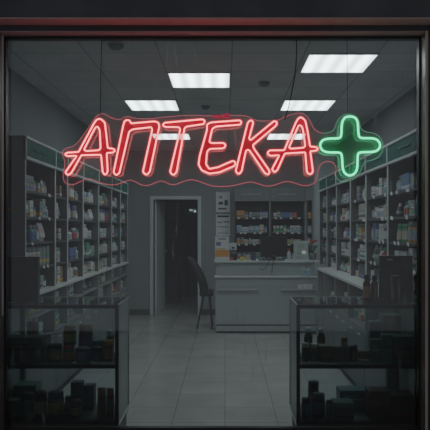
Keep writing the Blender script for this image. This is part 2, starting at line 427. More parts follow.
# ------------------------------------------------------------------ wall shelving
def script(mb, x, y0, y1, z, hgt, side, mi=0):
    """a faint run of hand-lettering strokes on a panel whose face is at x"""
    pts = []; n = 26
    for i in range(n + 1):
        t = i / n
        pts.append((x, y0 + (y1 - y0) * t + .012 * math.sin(i * 2.1), z + hgt * (.5 + .5 * math.sin(i * 1.7 + (i % 5))) * (.9 if i % 6 else 1.5)))
    mb.tube(chaikin(pts, 1, False), .006, n=5, mi=mi)
SH_Z = [1.975, 1.755, 1.535, 1.315]
WTOP = 1.10
TOPZ, HB = 2.42, 2.24
SNAME = ['top', 'second', 'third', 'fourth']
tagmesh = MB().box(-.022, .022, -.003, .003, -.022, .002).build('price_tag', M_paper); TAGM = tagmesh.data; bpy.data.objects.remove(tagmesh)
def wall_shelf(side, plane, wall, y0, y1, bay, frontdeep):
    s = -1 if side == 'left' else 1
    yc = (y0 + y1) / 2
    name = ORD[bay]
    root = thing('wall_shelf_unit', f'grey open wall shelf unit with green header, {name} from the window along the {side} wall', 'shelf unit', (plane, y0, WTOP), f'shelf units along the {side} wall')
    L = y1 - y0; D = abs(wall - plane) - .012
    X = lambda t: s * t     # t: 0 front face .. D back
    def bxx(mb, t0, t1, ya, yb, za, zb, mi=0, bev=0):
        a, c = X(t0), X(t1); mb.box(min(a, c), max(a, c), ya, yb, za - WTOP, zb - WTOP, mi, bev); return mb
    bxx(MB(), 0, D, 0, .018, WTOP, TOPZ).build('side_panel', M_side if bay == 0 else M_inner, root)
    bxx(MB(), 0, D, L - .018, L, WTOP, TOPZ).build('side_panel', M_inner, root)
    bxx(MB(), -.004, .0, 0, .02, WTOP, HB).build('front_edge', M_rail, root); bxx(MB(), -.004, 0, L - .02, L, WTOP, HB).build('front_edge', M_rail, root)
    bxx(MB(), D - .012, D, .018, L - .018, WTOP, TOPZ).build('back_panel', M_back, root)
    bxx(MB(), .004, D - .012, .018, L - .018, TOPZ - .02, TOPZ).build('top_panel', M_shelf, root)
    for i, z in enumerate(SH_Z):
        sh = bxx(MB(), .008, D - .012, .018, L - .018, z - .02, z).build('shelf', M_shelfd, root)
        if bay < (3 if side == 'right' else 1):
            for k in range(random.choice([2, 3, 4] if side == 'right' else [1, 2])):
                t = bpy.data.objects.new('price_tag', TAGM); C.objects.link(t); t.parent = sh
                t.location = (X(.004), .07 + (L - .14) * random.random(), z - WTOP); t.rotation_euler = (0, math.radians(-18 * s), math.pi / 2)
    hd = bxx(MB(), -.006, .012, .012, L - .012, HB + .012, TOPZ - .022).build('header_panel', M_green, root)
    q = MB(); bxx(q, -.014, .02, 0, L, TOPZ - .022, TOPZ, bev=.003); bxx(q, -.014, .02, 0, L, HB - .012, HB + .012, bev=.003); bxx(q, -.012, .02, -.0, .014, HB, TOPZ); bxx(q, -.012, .02, L - .014, L, HB, TOPZ)
    q.build('header_rail', M_rail, root)
    if bay < 5:
        q = MB(); script(q, X(-.007), L * .2, L * .62, (HB + TOPZ) / 2 - WTOP - .02, .03, s)
        o = q.build('header_lettering', M_greenl, hd)
    # goods
    for i, z in enumerate(SH_Z + [WTOP]):
        inset = .03
        def place(a, w, dep, z=z):
            return (plane + s * (inset + dep / 2 + random.uniform(0, .02)), a, -s * math.pi / 2 if s > 0 else math.pi / 2, z)
        nm = SNAME[i] + ' shelf' if i < 4 else 'worktop'
        bias = {('left', 0, 1): 'pale green', ('right', 0, 1): 'pale blue', ('right', 1, 3): 'pale green', ('left', 3, 3): 'green'}.get((side, bay, i))
        stock_run(max(y0 + .025, 5.03 if i == 4 else 0), y1 - .025, .175, place, f'on {nm}, {name} bay of the {side} shelving', f'products on the {side} wall shelves', 'window',
                  fill=.75, bias=bias, maxn=9)
    return root
LP, RP = -1.646, 1.48
LY = [5.02, 5.91, 6.37, 7.07, 7.94, 8.85, 9.60, 10.30]
RY = [4.66, 5.54, 6.40, 7.19, 8.10, 8.85, 9.55]
LEFT = [wall_shelf('left', LP, WL, LY[i], LY[i + 1], i, 0) for i in range(7)]; LEFT0 = LEFT[0]
for i in range(6): wall_shelf('right', RP, WR, RY[i], RY[i + 1], i, 0)

def base_unit(side, front, wall, y0, y1, bay, shelves):
    s = -1 if side == 'left' else 1
    root = thing('base_cabinet', f'low grey base cabinet with open compartments, {ORD[bay]} from the window under the {side} worktop', 'cabinet', (front, y0, 0), f'base cabinets under the {side} worktop')
    L = y1 - y0; D = abs(wall - front) - .012; zt = WTOP - .03
    def bxx(mb, t0, t1, ya, yb, za, zb, mi=0, bev=0):
        a, c = s * t0, s * t1; mb.box(min(a, c), max(a, c), ya, yb, za, zb, mi, bev); return mb
    bxx(MB(), 0, D, 0, .02, .08, zt).build('side_panel', M_shelf, root); bxx(MB(), 0, D, L - .02, L, .08, zt).build('side_panel', M_shelf, root)
    bxx(MB(), D - .012, D, .02, L - .02, .08, zt).build('back_panel', M_back, root)
    for z in shelves: bxx(MB(), 0, D - .012, .02, L - .02, z - .022, z).build('shelf', M_shelf, root)
    h = (L - .04) / 2
    zl = shelves[0] - .03
    for k in range(2):
        dd = bxx(MB(), -.004, .014, .022 + k * h, .018 + (k + 1) * h, .085, zl, bev=.002).build('door', M_shelf, root)
        bxx(MB(), -.018, -.004, .022 + (k + .5) * h - .05, .022 + (k + .5) * h + .05, zl - .05, zl - .038).build('handle', M_steel, dd)
    bxx(MB(), .03, D, 0, L, 0, .08).build('plinth', M_skirt, root)
    for j, z in enumerate(shelves):
        top = (shelves[j + 1] - .022 if j + 1 < len(shelves) else zt) - z - .02
        def place(a, w, dep, z=z): return (front + s * (.05 + dep / 2 + random.uniform(0, .03)), a, -s * math.pi / 2, z)
        stock_run(y0 + .03, y1 - .03, min(.2, top), place, f'on {"lower" if j == 0 else "upper"} shelf, {ORD[bay]} base cabinet of {side} wall', f'products in the {side} base cabinets', 'window', fill=.8, maxn=7)
LB, RB = -1.645, 1.33; CB_ = 5.0
for i in range(7): base_unit('left', LB, WL, LY[i], LY[i + 1], i, [.667, .90])
RBY = [5.02, 5.8, 6.6, 7.4, 8.2, 8.75]
for i in range(5): base_unit('right', RB, WR, RBY[i], RBY[i + 1], i, [.69])
o = MB().box(WL + .005, LB + .02, LY[0], LY[-1], WTOP - .03, WTOP - .0005, bev=.004).build('worktop', M_white); tag(o, 'long pale worktop ledge running under the left wall shelves', 'worktop')
o = MB().box(RB - .02, WR - .005, CB_ + .01, RBY[-1], WTOP - .03, WTOP - .0005, bev=.004).build('worktop', M_white); tag(o, 'long pale worktop ledge running under the right wall shelves', 'worktop')
# reflections painted as small flat marks on the near end panel of the left shelving
for (x0, x1, y0, y1, c, lab) in ((7.5, 12, 208.5, 211, 'orange', 'orange painted reflection'), (6.2, 8.6, 215, 223.5, 'white', 'white painted reflection'), (17.5, 21, 216, 218.5, 'brown', 'dull brown painted reflection')):
    d = LY[0]
    o = MB().box(wx(x0, d) - LP, wx(x1, d) - LP, -.003, .001, wz(y1, d) - WTOP, wz(y0, d) - WTOP).build('reflection_mark', pm(c), LEFT0); o['label'] = lab

# ------------------------------------------------------------------ back shelving behind the counter
BY = 11.30
BX = [wx(234.5, BY), wx(270.5, BY), wx(306, BY), wx(313.5, BY)]
bz = [wz(217.5, BY), wz(232.5, BY), wz(244, BY), wz(258.5, BY)]
ZT = wz(188, BY); ZH = wz(200.5, BY)
M_hdg = mat('header_grey', (.15, .18, .185), .5)
for i in range(3):
    x0, x1 = BX[i], BX[i + 1] - .004
    lab = ['black backed shelf unit behind the counter, the bay with orange packets by the posters', 'black backed shelf unit behind the counter, bay right of the monitor divider', 'narrow pale shelf tower in the corner behind the counter'][i]
    root = thing('back_shelf_unit', lab, 'shelf unit', (x0, BY, 0), 'shelf units behind the counter')
    L = x1 - x0; D = .36
    for a in (0, L - .02): MB().box(a, a + .02, 0, D, 0, ZT).build('side_panel', M_shelfd if i < 2 and a == 0 else M_shelf, root)
    MB().box(.02, L - .02, D - .01, D, 0, ZT).build('back_panel', M_blk if i < 2 else M_shelf, root)
    for z in bz + [.62, .3]:
        sh = MB().box(.02, L - .02, .006, D - .01, z - .02, z).build('shelf', M_shelfd if i < 2 else M_shelf, root)
        if z in bz and i < 2:
            for k in range(4):
                t = bpy.data.objects.new('price_tag', TAGM); C.objects.link(t); t.parent = sh; t.location = (.06 + (L - .12) * (k + random.random() * .6) / 4, .0, z - .004)
    hp = MB().box(0, L, -.01, .01, ZH, ZT, bev=.003).build('header_panel', M_hdg if i < 2 else M_shelf, root)
    if i < 2:
        q = MB(); q.box(L * .2, L * .72, -.013, -.009, ZH + (ZT - ZH) * .42, ZH + (ZT - ZH) * .58); q.build('header_lettering', mat('faint_letter', (.24, .29, .29), .5), hp)
        MB().box(0, L, -.012, .012, ZH - .012, ZH).build('header_rail', M_shelf, root)
    for j, z in enumerate(bz):
        def place(a, w, dep, z=z): return (a, BY + .03 + dep / 2, 0, z)
        mz = [.17, .19, .12, .17][j]
        bay = ['bay by the posters', 'bay beside the tower', 'corner tower'][i]
        stock_run(x0 + .022, x1 - .022, mz, place, f'on {SNAME[j]} shelf behind counter, {bay}', 'products on the shelves behind the counter', 'left', wmin=.055, wmax=.09, fill=.85, first='orange' if (i, j) == (0, 0) else None, maxn=9)
# pale pillar in the corner
struct('pillar', MB().box(wx(313.8, 11.2), WR, 11.1, YB, 0, CEIL), mat('pillar_paint', (.45, .52, .54), .7, var=.05))

# ------------------------------------------------------------------ service counter
CD = 9.70
X0, X1 = wx(214.5, CD), 1.45
ct = thing('service_counter', 'pale grey pharmacy service counter with raised top and bag ledges', 'counter', (0, CD, 0))
MB().box(X0 + .015, X1, 0, .62, .13, .88, bev=.012).build('front_body', M_desk, ct)
MB().box(X0 + .03, X1, .012, .6, .10, .132).build('shadow_groove', M_deskd, ct)
MB().box(X0 + .02, X1, -.004, .6, .02, .105, bev=.006).build('kick_plate', M_desk, ct)
MB().box(X0 + .03, X1, .012, .6, 0, .022).build('foot_shadow', M_deskd, ct)  # dark strip stands in for the shadow along the counter foot
MB().box(X0, X1 + .02, -.05, .2, .877, .90, bev=.005).build('lower_top', M_white, ct)
MB().box(X0 + .02, X1, .14, .62, .90, 1.115, bev=.004).build('upper_body', M_desk, ct)
MB().box(X0 - .005, X1 + .13, .06, .68, 1.112, 1.14, bev=.006).build('upper_top', M_white, ct)
for (a, c) in ((217.5, 257.5), (281, 316)):
    xa, xb = wx(a, CD), wx(c, CD)
    if xb > X1: xb = X1
    q = MB(); q.box(xa, xb, -.075, .002, .675, .70, bev=.006); q.box(xa + .004, xb - .004, -.004, .004, .70, .76, bev=.002)
    q.build('bag_ledge', M_desk, ct)
CT = 1.14; DT = CD + .18
def px_box(name, x0, x1, y0, z0, d, dep, m, lab, cat, group=None, bev=.004):
    o = MB().box(wx(x0, d), wx(x1, d), d, d + dep, z0, max(z0 + .01, wz(y0, d)), bev=bev).build(name, m); return tag(o, lab, cat, group)
# monitor
d = 9.98
mo = thing('computer_monitor', 'black flat computer monitor standing on the service counter', 'monitor', (wx(274, d), d, CT))
wd = (287.3 - 260.3) * d / F
za, zb = wz(257, d) - CT, wz(236, d) - CT
za = max(za, .055)
MB().box(-wd / 2, wd / 2, 0, .035, za, zb, bev=.006).build('screen_housing', M_blk, mo)
MB().box(-wd / 2 + .012, wd / 2 - .012, -.002, .001, za + .03, zb - .012).build('screen', mat('screen_off', (.006, .007, .008), .25), mo)
MB().lathe([(0, -.004), (.008, -.004), (.008, .0), (0, .0)], n=12).build('power_light', mat('dot', (.7, .7, .7), .4, emit=(.8, .8, .8), estr=.15), mo, (0, -.002, za + .018)).rotation_euler = (0, 0, 0)
MB().box(-.03, .03, .035, .06, .012, zb * .6, bev=.004).build('stand_neck', M_blk, mo)
MB().lathe([(0, .0005), (.1, .0005), (.1, .008), (.03, .014), (0, .014)], n=24).build('stand_base', M_blk, mo, (0, .05, 0))
q = MB(); q.tube(chaikin([(-.03, -.02, .03), (-.04, -.14, .032), (-.035, -.27, .02), (-.035, -.285, -.02), (-.05, -.25, -.12), (-.055, -.24, -.2)], 2, False), .006, n=6)
q.tube(chaikin([(-.06, -.02, .03), (-.1, -.26, .03), (-.11, -.285, -.03), (-.16, -.25, -.12), (-.22, -.245, -.14), (-.26, -.25, -.11)], 2, False), .005, n=6)
q.build('cable', M_wire, mo)
# keyboard and card reader (dark items)
kb = thing('keyboard', 'black keyboard lying on the counter in front of the monitor', 'keyboard', (wx(272, 9.82), 9.82, CT))
MB().box(-.21, .21, -.02, .10, .0005, .016, bev=.004).build('keyboard_tray', M_blk, kb)
q = MB()
for r_ in range(4):
    for k in range(13): q.box(-.2 + k * .031, -.174 + k * .031, -.012 + r_ * .027, .01 + r_ * .027, .015, .021)
q.build('keys', mat('keycap', (.04, .04, .045), .6), kb)
# acrylic leaflet stand with orange band
d = 9.86
st = thing('leaflet_stand', 'upright advert stand with an orange band at the counter corner', 'sign stand', (wx(222, d), d, CT))
wd = 14 * d / F; hh = wz(236.5, d) - CT
MB().box(-wd / 2, wd / 2, 0, .008, 0, hh, bev=.002).build('sheet', M_paper, st)
q = MB(); q.box(-wd / 2 + .004, wd / 2 - .004, -.0015, .001, .06, .17, 0); q.box(-wd / 2 + .02, wd / 2 - .06, -.0025, .001, .18, .2, 1); q.box(-.06, .06, -.0015, .001, hh - .05, hh - .03, 2); q.box(-wd / 2 + .02, -.02, -.0015, .001, .24, .3, 2)
q.build('print', [mat('orange_print', (.75, .30, .05), .6), pm('yellow'), pm('blue')], st)
MB().box(-wd / 2, wd / 2, -.03, .06, 0, .008).build('stand_foot', mat('acrylic_foot', (.5, .55, .55), .2), st)
# payment terminal
d = 9.86
pt = thing('card_terminal', 'dark card payment terminal with pale slip beside the advert stand', 'card terminal', (wx(233.5, d), d + .02, CT))
MB().box(-.055, .055, 0, .09, 0, .17, bev=.01).build('terminal_body', M_blk, pt)
MB().box(-.04, .045, -.002, .002, .105, .15).build('display', mat('dull_display', (.10, .12, .13), .3), pt)
MB().box(-.065, .05, .03, .034, .17, .285).build('receipt', M_paper, pt)
MB().box(-.03, .02, .0275, .031, .19, .22).build('print', M_ink, pt)
d = 9.83
for (x0, x1, y0, c, lab) in ((229.5, 233, 257.5, 'red', 'tiny red packet on counter in front of the card terminal'), (240, 245, 257, 'yellow', 'small yellow packet lying on the counter left of the monitor'), (246, 250, 255, 'cream', 'small cream packet on the counter left of the monitor'), (251, 256, 252, 'dark blue', 'small dark blue packet on the counter left of the monitor')):
    px_box('small_packet', x0, x1, y0, CT + .0005, d, .05, pm(c), lab, 'packet', 'small packets on the counter')
# small bottle right of the monitor
product('bottle', ('white', 'white', 'red'), (wx(289, 9.86), 9.87, CT), (.06, .06, .19), 0, 'small white bottle with red cap standing right of the monitor', 'goods on the counter')
# white framed notice
d = 9.86
nf = thing('counter_notice', 'white framed notice standing on the counter right of the monitor', 'sign stand', (wx(301, d), d, CT)); wd = 14.5 * d / F; hh = wz(241, d) - CT
MB().box(-wd / 2, wd / 2, 0, .012, 0, hh, bev=.003).build('frame', M_white, nf)
MB().box(-wd / 2 + .014, wd / 2 - .014, -.002, .001, .02, hh - .02).build('sheet', mat('mint_paper', (.50, .62, .58), .6), nf)
q = MB(); q.box(-.06, .06, -.004, 0, hh - .07, hh - .055); q.box(-.05, .05, -.004, 0, hh - .1, hh - .09); q.box(-.06, -.02, -.004, 0, .1, .12); q.box(-.07, .05, -.004, 0, .05, .06)
q.build('print', mat('mint_ink', (.25, .35, .34), .6), nf)
MB().box(.015, .075, -.0045, 0, .11, .16, bev=.001).build('painted_glint', mat('glint_white', (.9, .93, .93), .3, emit=(1, 1, 1), estr=.22), nf)  # shiny glint on the notice, added as a faintly glowing patch
# potted red flower at the right end of the counter
d = 10.0
pf = thing('potted_flower', 'red flower in a small dark pot at the right end of the counter', 'plant', (wx(313, d), d, CT))
MB().lathe([(0, 0), (.045, 0), (.06, .11), (.05, .11), (.045, .1), (0, .1)], n=16).build('pot', pm('dark grey'), pf)
q = MB()
for k in range(7):
    a = k * 2.4; q.tube([(0, 0, .1), (.03 * math.cos(a), .03 * math.sin(a), .2), (.08 * math.cos(a), .08 * math.sin(a), .22 + .02 * (k % 3))], [.012, .02, .003], n=6)
q.build('leaves', pm('dark green'), pf)
q = MB()
for k in range(9):
    a = k * 2.4; r = .012 * math.sqrt(k); q.lathe([(0, .28 + .01 * (k % 3)), (.024, .3), (.02, .325), (0, .335)], r * math.cos(a) * 1.4, r * math.sin(a) * 1.4, n=8)
q.build('bloom', pm('red'), pf)
for (x0, x1, y0, c, lab) in ((317, 321, 251, 'cream', 'small cream carton beside the flower pot on the counter'), (306, 309.4, 252, 'grey', 'small grey carton between the notice and flower pot')):
    px_box('small_carton', x0, x1, y0, CT + .0005, 10.12, .06, pm(c), lab, 'box', 'goods on the counter')
# things on the ledges
px_box('tissue_box', 303, 310.5, 269.8, .9005, CD - .02, .09, mat('blue_white', (.36, .52, .62), .6, var=.3, nscale=30), 'pale blue tissue box on the lower counter ledge', 'box')
for k, (x0, x1, y0) in enumerate(((298, 302.5, 284.8), (303, 307.5, 284.2), (308, 312.5, 284.4))):
    px_box('white_packet', x0, x1, y0, .7005, CD - .07, .05, M_paper, f'white packet on the bag ledge, {ORD[k]} from the left', 'packet', 'white packets on the bag ledge')

# ------------------------------------------------------------------ posters
def poster(x0, x1, y0, y1, marks, lab):
    d = YB - .004
    o = thing('wall_poster', lab, 'poster', (0, d, 0), 'posters beside the back shelving')
    MB().box(wx(x0, d), wx(x1, d), -.003, .003, wz(y1, d), wz(y0, d)).build('sheet', M_paper, o)
    q = MB()
    for (a, b_, c, e, mi) in marks:
        w_ = x1 - x0; h_ = y1 - y0
        q.box(wx(x0 + a * w_, d), wx(x0 + b_ * w_, d), -.0045, 0, wz(y0 + e * h_, d), wz(y0 + c * h_, d), mi, bev=.002)
    q.build('print', [M_ink, pm('grey'), pm('dark blue')], o)
poster(216, 230, 191.5, 212, [(.1, .9, .0, .04, 1), (.2, .45, .22, .34, 1), (.18, .5, .50, .64, 0), (.6, .85, .42, .68, 2), (.15, .75, .80, .88, 0)], 'white poster with dark pictograms, upper one left of the back shelves')
poster(216, 230, 214.5, 236, [(.08, .92, .04, .13, 0), (.1, .45, .32, .40, 1), (.55, .95, .30, .38, 1), (.1, .9, .55, .60, 1), (.1, .9, .84, .88, 1)], 'white poster with dark heading bar, lower one left of the back shelves')

# ------------------------------------------------------------------ chair by the counter
ch = thing('visitor_chair', 'black chair with curved back beside the service counter', 'chair', (wx(206.5, 10.2), 10.2, 0), rz=math.radians(0))
SZ = .64
def curved_back():
    q = MB(); bm = q.bm; cols = 9; rows = 9; th = .09
    fr_, bk_ = [], []
    for r in range(rows):
        t = r / (rows - 1)
        xo = -.02 - .22 * t ** 1.3 + .02 * math.sin(t * math.pi)
        zz = SZ - .06 + .60 * t
        wv = .23 * (1 - .35 * t ** 3)
        A, B = [], []
        for c in range(cols):
            u = -1 + 2 * c / (cols - 1)
            bow = .05 * u * u
            A.append(bm.verts.new((xo + bow, u * wv, zz - .05 * u * u * t))); B.append(bm.verts.new((xo + bow - th, u * wv, zz - .05 * u * u * t)))
        fr_.append(A); bk_.append(B)
    for g in (fr_, bk_):
        for r in range(rows - 1):
            for c in range(cols - 1): bm.faces.new((g[r][c], g[r][c + 1], g[r + 1][c + 1], g[r + 1][c]))
    for r in range(rows - 1):
        for c in (0, cols - 1): bm.faces.new((fr_[r][c], fr_[r + 1][c], bk_[r + 1][c], bk_[r][c]))
    for c in range(cols - 1):
        for r in (0, rows - 1): bm.faces.new((fr_[r][c], fr_[r][c + 1], bk_[r][c + 1], bk_[r][c]))
    for f_ in bm.faces: f_.smooth = True
    return q
curved_back().build('backrest', M_chair, ch)
MB().box(-.11, .115, -.2, .2, SZ - .10, SZ - .01, bev=.03).build('seat', M_chair, ch)
for (sx, sy) in ((1, 1), (1, -1), (-1, 1), (-1, -1)):
    MB().tube([(sx * .05, sy * .15, SZ - .09), (sx * .10 - (.05 if sx < 0 else .0), sy * .19, .004)], [.018, .013], n=8).build('leg', M_blk, ch)

# ------------------------------------------------------------------ glass display cases at the window
CF, CB = 4.50, 5.00
CZT, CZM, CZB = 1.095, .645, .225
def display_case(x0, x1, side):
    lab = {'left': 'glass display case with black front frame standing at the left of the window', 'right': 'glass display case with black front frame standing at the right of the window'}[side]
    r = thing('display_case', lab, 'display case', (0, 0, 0), None)
    t = .026
    q = MB(); q.box(x0, x1, CF, CF + t, CZT - .032, CZT - .006); q.box(x0, x0 + t, CF, CF + t, 0.2, CZT - .03); q.box(x1 - t, x1, CF, CF + t, .2, CZT - .03); q.box(x0, x1, CF, CF + t, .16, CZB)
    q.build('front_frame', M_dark, r)
    q = MB(); q.box(x0, x0 + .012, CB - .012, CB, .2, CZT - .008); q.box(x1 - .012, x1, CB - .012, CB, .2, CZT - .008); q.box(x0, x1, CB - .012, CB, .2, .225)
    q.build('rear_frame', M_shelf, r)
    MB().box(x0 + .005, x1 - .005, CF + .01, CF + .014, CZB, CZT - .03).build('front_glass', G_case, r)
    for xs in (x0 + .004, x1 - .010): MB().box(xs, xs + .006, CF + t, CB - .012, .21, CZT - .008).build('side_glass', G_side, r)
    MB().box(x0, x1, CF, CB, CZT - .006, CZT, bev=.001).build('top_glass', G_case, r)
    q = MB(); e = .007
    q.box(x0 - .001, x0 + e, CF, CB, CZT - .006, CZT + .001); q.box(x1 - e, x1 + .001, CF, CB, CZT - .006, CZT + .001); q.box(x0, x1, CB - e, CB, CZT - .006, CZT + .001)
    q.build('glass_edge', M_edge, r)
    sh = MB().box(x0 + .012, x1 - .012, CF + t, CB - .015, CZM - .008, CZM).build('glass_shelf', G_case, r)
    MB().box(x0 + t, x1 - t, CF + .004, CF + t, CZM - .026, CZM + .001).build('shelf_edge', M_dark, sh)
    MB().box(x0 + .012, x1 - .012, CF + .02, CB - .012, CZB - .025, CZB).build('floor_panel', M_shelfd, r)
    MB().box(x0 + .02, x1 - .02, CF + .02, CB - .02, 0, .2).build('plinth', M_skirt, r)
    q = MB(); xe = x1 if side == 'left' else x0
    q.box(xe - .006, xe + .006, CF, CB, .2, .213); q.build('bottom_rail', M_rail, r)
LX0, LX1 = -1.69, -.785
RX0, RX1 = .528, 1.43
display_case(LX0, LX1, 'left'); display_case(RX0, RX1, 'right')

def jar(x0, x1, ytop, d, z0, cols, lab, group, kind='jar'):
    """big jar with body, label and lid as parts"""
    w_ = (x1 - x0) * d / F; h_ = max(.04, wz(ytop, d) - z0); r = w_ / 2
    o = thing('pill_jar' if kind == 'jar' else 'medicine_bottle', lab, kind, (wx((x0 + x1) / 2, d), d, z0), group)
    if kind == 'jar':
        MB().lathe([(0, 0), (r * .92, 0), (r, .01), (r, h_ * .72), (r * .86, h_ * .78), (r * .86, h_ * .8), (0, h_ * .8)], n=22).build('jar_body', pm(cols[0]), o)
        MB().lathe([(r * 1.006, h_ * .16), (r * 1.006, h_ * .62)], n=22).build('jar_label', pm(cols[1]), o)
        MB().lathe([(0, h_ * .78), (r * .95, h_ * .78), (r * .95, h_ * .97), (r * .88, h_), (0, h_)], n=22).build('jar_lid', pm(cols[2]), o)
    else:
        MB().lathe([(0, 0), (r * .92, 0), (r, .01), (r, h_ * .66), (r * .8, h_ * .74), (r * .55, h_ * .8), (r * .55, h_ * .84), (0, h_ * .84)], n=22).build('bottle_body', pm(cols[0]), o)
        MB().lathe([(r * 1.006, h_ * .14), (r * 1.006, h_ * .56)], n=22).build('bottle_label', pm(cols[1]), o)
        MB().lathe([(0, h_ * .82), (r * .7, h_ * .82), (r * .7, h_ * .98), (r * .64, h_), (0, h_)], n=22).build('bottle_cap', pm(cols[2]), o)
    return z0 + h_
def carton(x0, x1, ytop, d, z0, cols, lab, group, dep=None):
    w_ = (x1 - x0) * d / F; h_ = max(.03, wz(ytop, d) - z0)
    dep = dep or min(.16, w_)
    o = product('box', cols, (wx((x0 + x1) / 2, d), d, z0), (w_, dep, h_), 0, lab, group)
    return z0 + h_
gL = 'stock in the left display case'; gR = 'stock in the right display case'
e = .0008
f1, f2 = 4.63, 4.86
zm, zb_ = CZM + .0015, CZB + .001
# left, upper shelf
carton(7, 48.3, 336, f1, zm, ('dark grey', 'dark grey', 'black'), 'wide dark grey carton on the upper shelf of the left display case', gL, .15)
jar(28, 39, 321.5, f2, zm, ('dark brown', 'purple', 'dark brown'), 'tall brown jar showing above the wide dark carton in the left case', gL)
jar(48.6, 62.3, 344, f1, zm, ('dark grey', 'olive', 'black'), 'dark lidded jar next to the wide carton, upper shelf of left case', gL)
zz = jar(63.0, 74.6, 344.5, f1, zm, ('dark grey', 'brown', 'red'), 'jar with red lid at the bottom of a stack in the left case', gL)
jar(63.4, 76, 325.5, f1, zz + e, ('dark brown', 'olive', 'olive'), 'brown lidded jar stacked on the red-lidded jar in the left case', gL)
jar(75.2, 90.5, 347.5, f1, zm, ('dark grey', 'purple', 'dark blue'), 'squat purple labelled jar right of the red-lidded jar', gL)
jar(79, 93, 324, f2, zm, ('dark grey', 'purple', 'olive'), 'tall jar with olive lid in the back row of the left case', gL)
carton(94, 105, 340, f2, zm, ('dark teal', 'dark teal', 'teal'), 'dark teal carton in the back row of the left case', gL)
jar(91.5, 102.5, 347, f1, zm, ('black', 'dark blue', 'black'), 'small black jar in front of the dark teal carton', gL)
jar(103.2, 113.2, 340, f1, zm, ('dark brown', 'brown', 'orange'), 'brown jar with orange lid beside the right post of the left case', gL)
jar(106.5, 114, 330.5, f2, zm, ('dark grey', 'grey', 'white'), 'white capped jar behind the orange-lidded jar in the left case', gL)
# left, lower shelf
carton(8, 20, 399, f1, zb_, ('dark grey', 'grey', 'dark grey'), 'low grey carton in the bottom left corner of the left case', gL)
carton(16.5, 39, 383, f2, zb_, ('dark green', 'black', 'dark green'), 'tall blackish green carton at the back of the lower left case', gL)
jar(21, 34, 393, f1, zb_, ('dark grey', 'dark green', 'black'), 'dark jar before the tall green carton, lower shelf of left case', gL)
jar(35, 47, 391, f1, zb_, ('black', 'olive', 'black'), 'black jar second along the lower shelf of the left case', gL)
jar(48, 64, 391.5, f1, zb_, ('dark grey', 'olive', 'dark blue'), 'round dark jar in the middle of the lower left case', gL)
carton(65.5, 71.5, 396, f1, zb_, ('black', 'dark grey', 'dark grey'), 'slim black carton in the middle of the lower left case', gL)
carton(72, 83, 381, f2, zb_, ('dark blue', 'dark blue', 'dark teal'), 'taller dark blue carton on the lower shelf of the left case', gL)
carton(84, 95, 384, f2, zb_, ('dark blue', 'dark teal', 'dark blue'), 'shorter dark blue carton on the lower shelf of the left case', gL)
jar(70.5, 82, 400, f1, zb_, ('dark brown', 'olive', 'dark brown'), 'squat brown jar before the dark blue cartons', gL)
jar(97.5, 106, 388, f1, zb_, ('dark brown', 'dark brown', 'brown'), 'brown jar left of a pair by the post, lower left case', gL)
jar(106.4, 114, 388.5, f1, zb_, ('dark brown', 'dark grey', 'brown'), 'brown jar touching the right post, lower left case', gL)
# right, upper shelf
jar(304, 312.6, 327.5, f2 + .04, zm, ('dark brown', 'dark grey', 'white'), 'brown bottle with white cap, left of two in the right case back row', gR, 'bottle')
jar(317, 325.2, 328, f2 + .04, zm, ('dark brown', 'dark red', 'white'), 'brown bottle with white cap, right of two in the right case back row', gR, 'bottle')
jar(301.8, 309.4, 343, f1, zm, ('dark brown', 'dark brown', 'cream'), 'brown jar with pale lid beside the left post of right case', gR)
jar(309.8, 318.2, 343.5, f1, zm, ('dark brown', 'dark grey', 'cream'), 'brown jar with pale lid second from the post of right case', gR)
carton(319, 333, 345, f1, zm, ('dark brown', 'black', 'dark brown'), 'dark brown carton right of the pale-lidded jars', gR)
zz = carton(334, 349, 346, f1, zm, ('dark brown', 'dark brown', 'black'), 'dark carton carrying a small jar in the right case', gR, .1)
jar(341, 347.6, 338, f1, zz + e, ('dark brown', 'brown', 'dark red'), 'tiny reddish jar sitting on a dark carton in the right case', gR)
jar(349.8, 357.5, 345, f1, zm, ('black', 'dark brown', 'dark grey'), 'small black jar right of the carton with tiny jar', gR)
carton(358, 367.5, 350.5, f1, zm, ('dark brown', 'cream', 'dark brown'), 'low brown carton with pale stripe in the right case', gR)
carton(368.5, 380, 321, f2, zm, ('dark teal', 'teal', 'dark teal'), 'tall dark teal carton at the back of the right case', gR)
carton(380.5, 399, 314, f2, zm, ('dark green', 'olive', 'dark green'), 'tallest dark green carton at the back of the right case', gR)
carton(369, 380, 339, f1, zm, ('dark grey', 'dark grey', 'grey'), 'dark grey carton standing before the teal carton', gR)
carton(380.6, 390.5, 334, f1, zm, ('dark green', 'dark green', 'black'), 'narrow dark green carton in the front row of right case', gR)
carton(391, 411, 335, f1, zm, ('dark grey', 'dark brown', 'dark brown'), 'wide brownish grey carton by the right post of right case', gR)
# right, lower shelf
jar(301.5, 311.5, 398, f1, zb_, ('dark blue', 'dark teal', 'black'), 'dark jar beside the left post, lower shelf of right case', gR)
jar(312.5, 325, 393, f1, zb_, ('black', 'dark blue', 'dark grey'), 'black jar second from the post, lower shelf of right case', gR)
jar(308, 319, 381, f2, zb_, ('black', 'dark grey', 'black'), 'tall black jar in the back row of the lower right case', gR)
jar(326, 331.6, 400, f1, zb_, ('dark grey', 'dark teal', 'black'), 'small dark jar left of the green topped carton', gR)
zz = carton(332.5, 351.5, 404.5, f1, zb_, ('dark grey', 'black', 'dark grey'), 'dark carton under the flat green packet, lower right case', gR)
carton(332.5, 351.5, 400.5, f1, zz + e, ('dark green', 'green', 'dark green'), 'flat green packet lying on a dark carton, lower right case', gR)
carton(338, 365, 388, f2, zb_, ('dark teal', 'dark grey', 'grey'), 'wide grey teal carton at the back of the lower right case', gR)
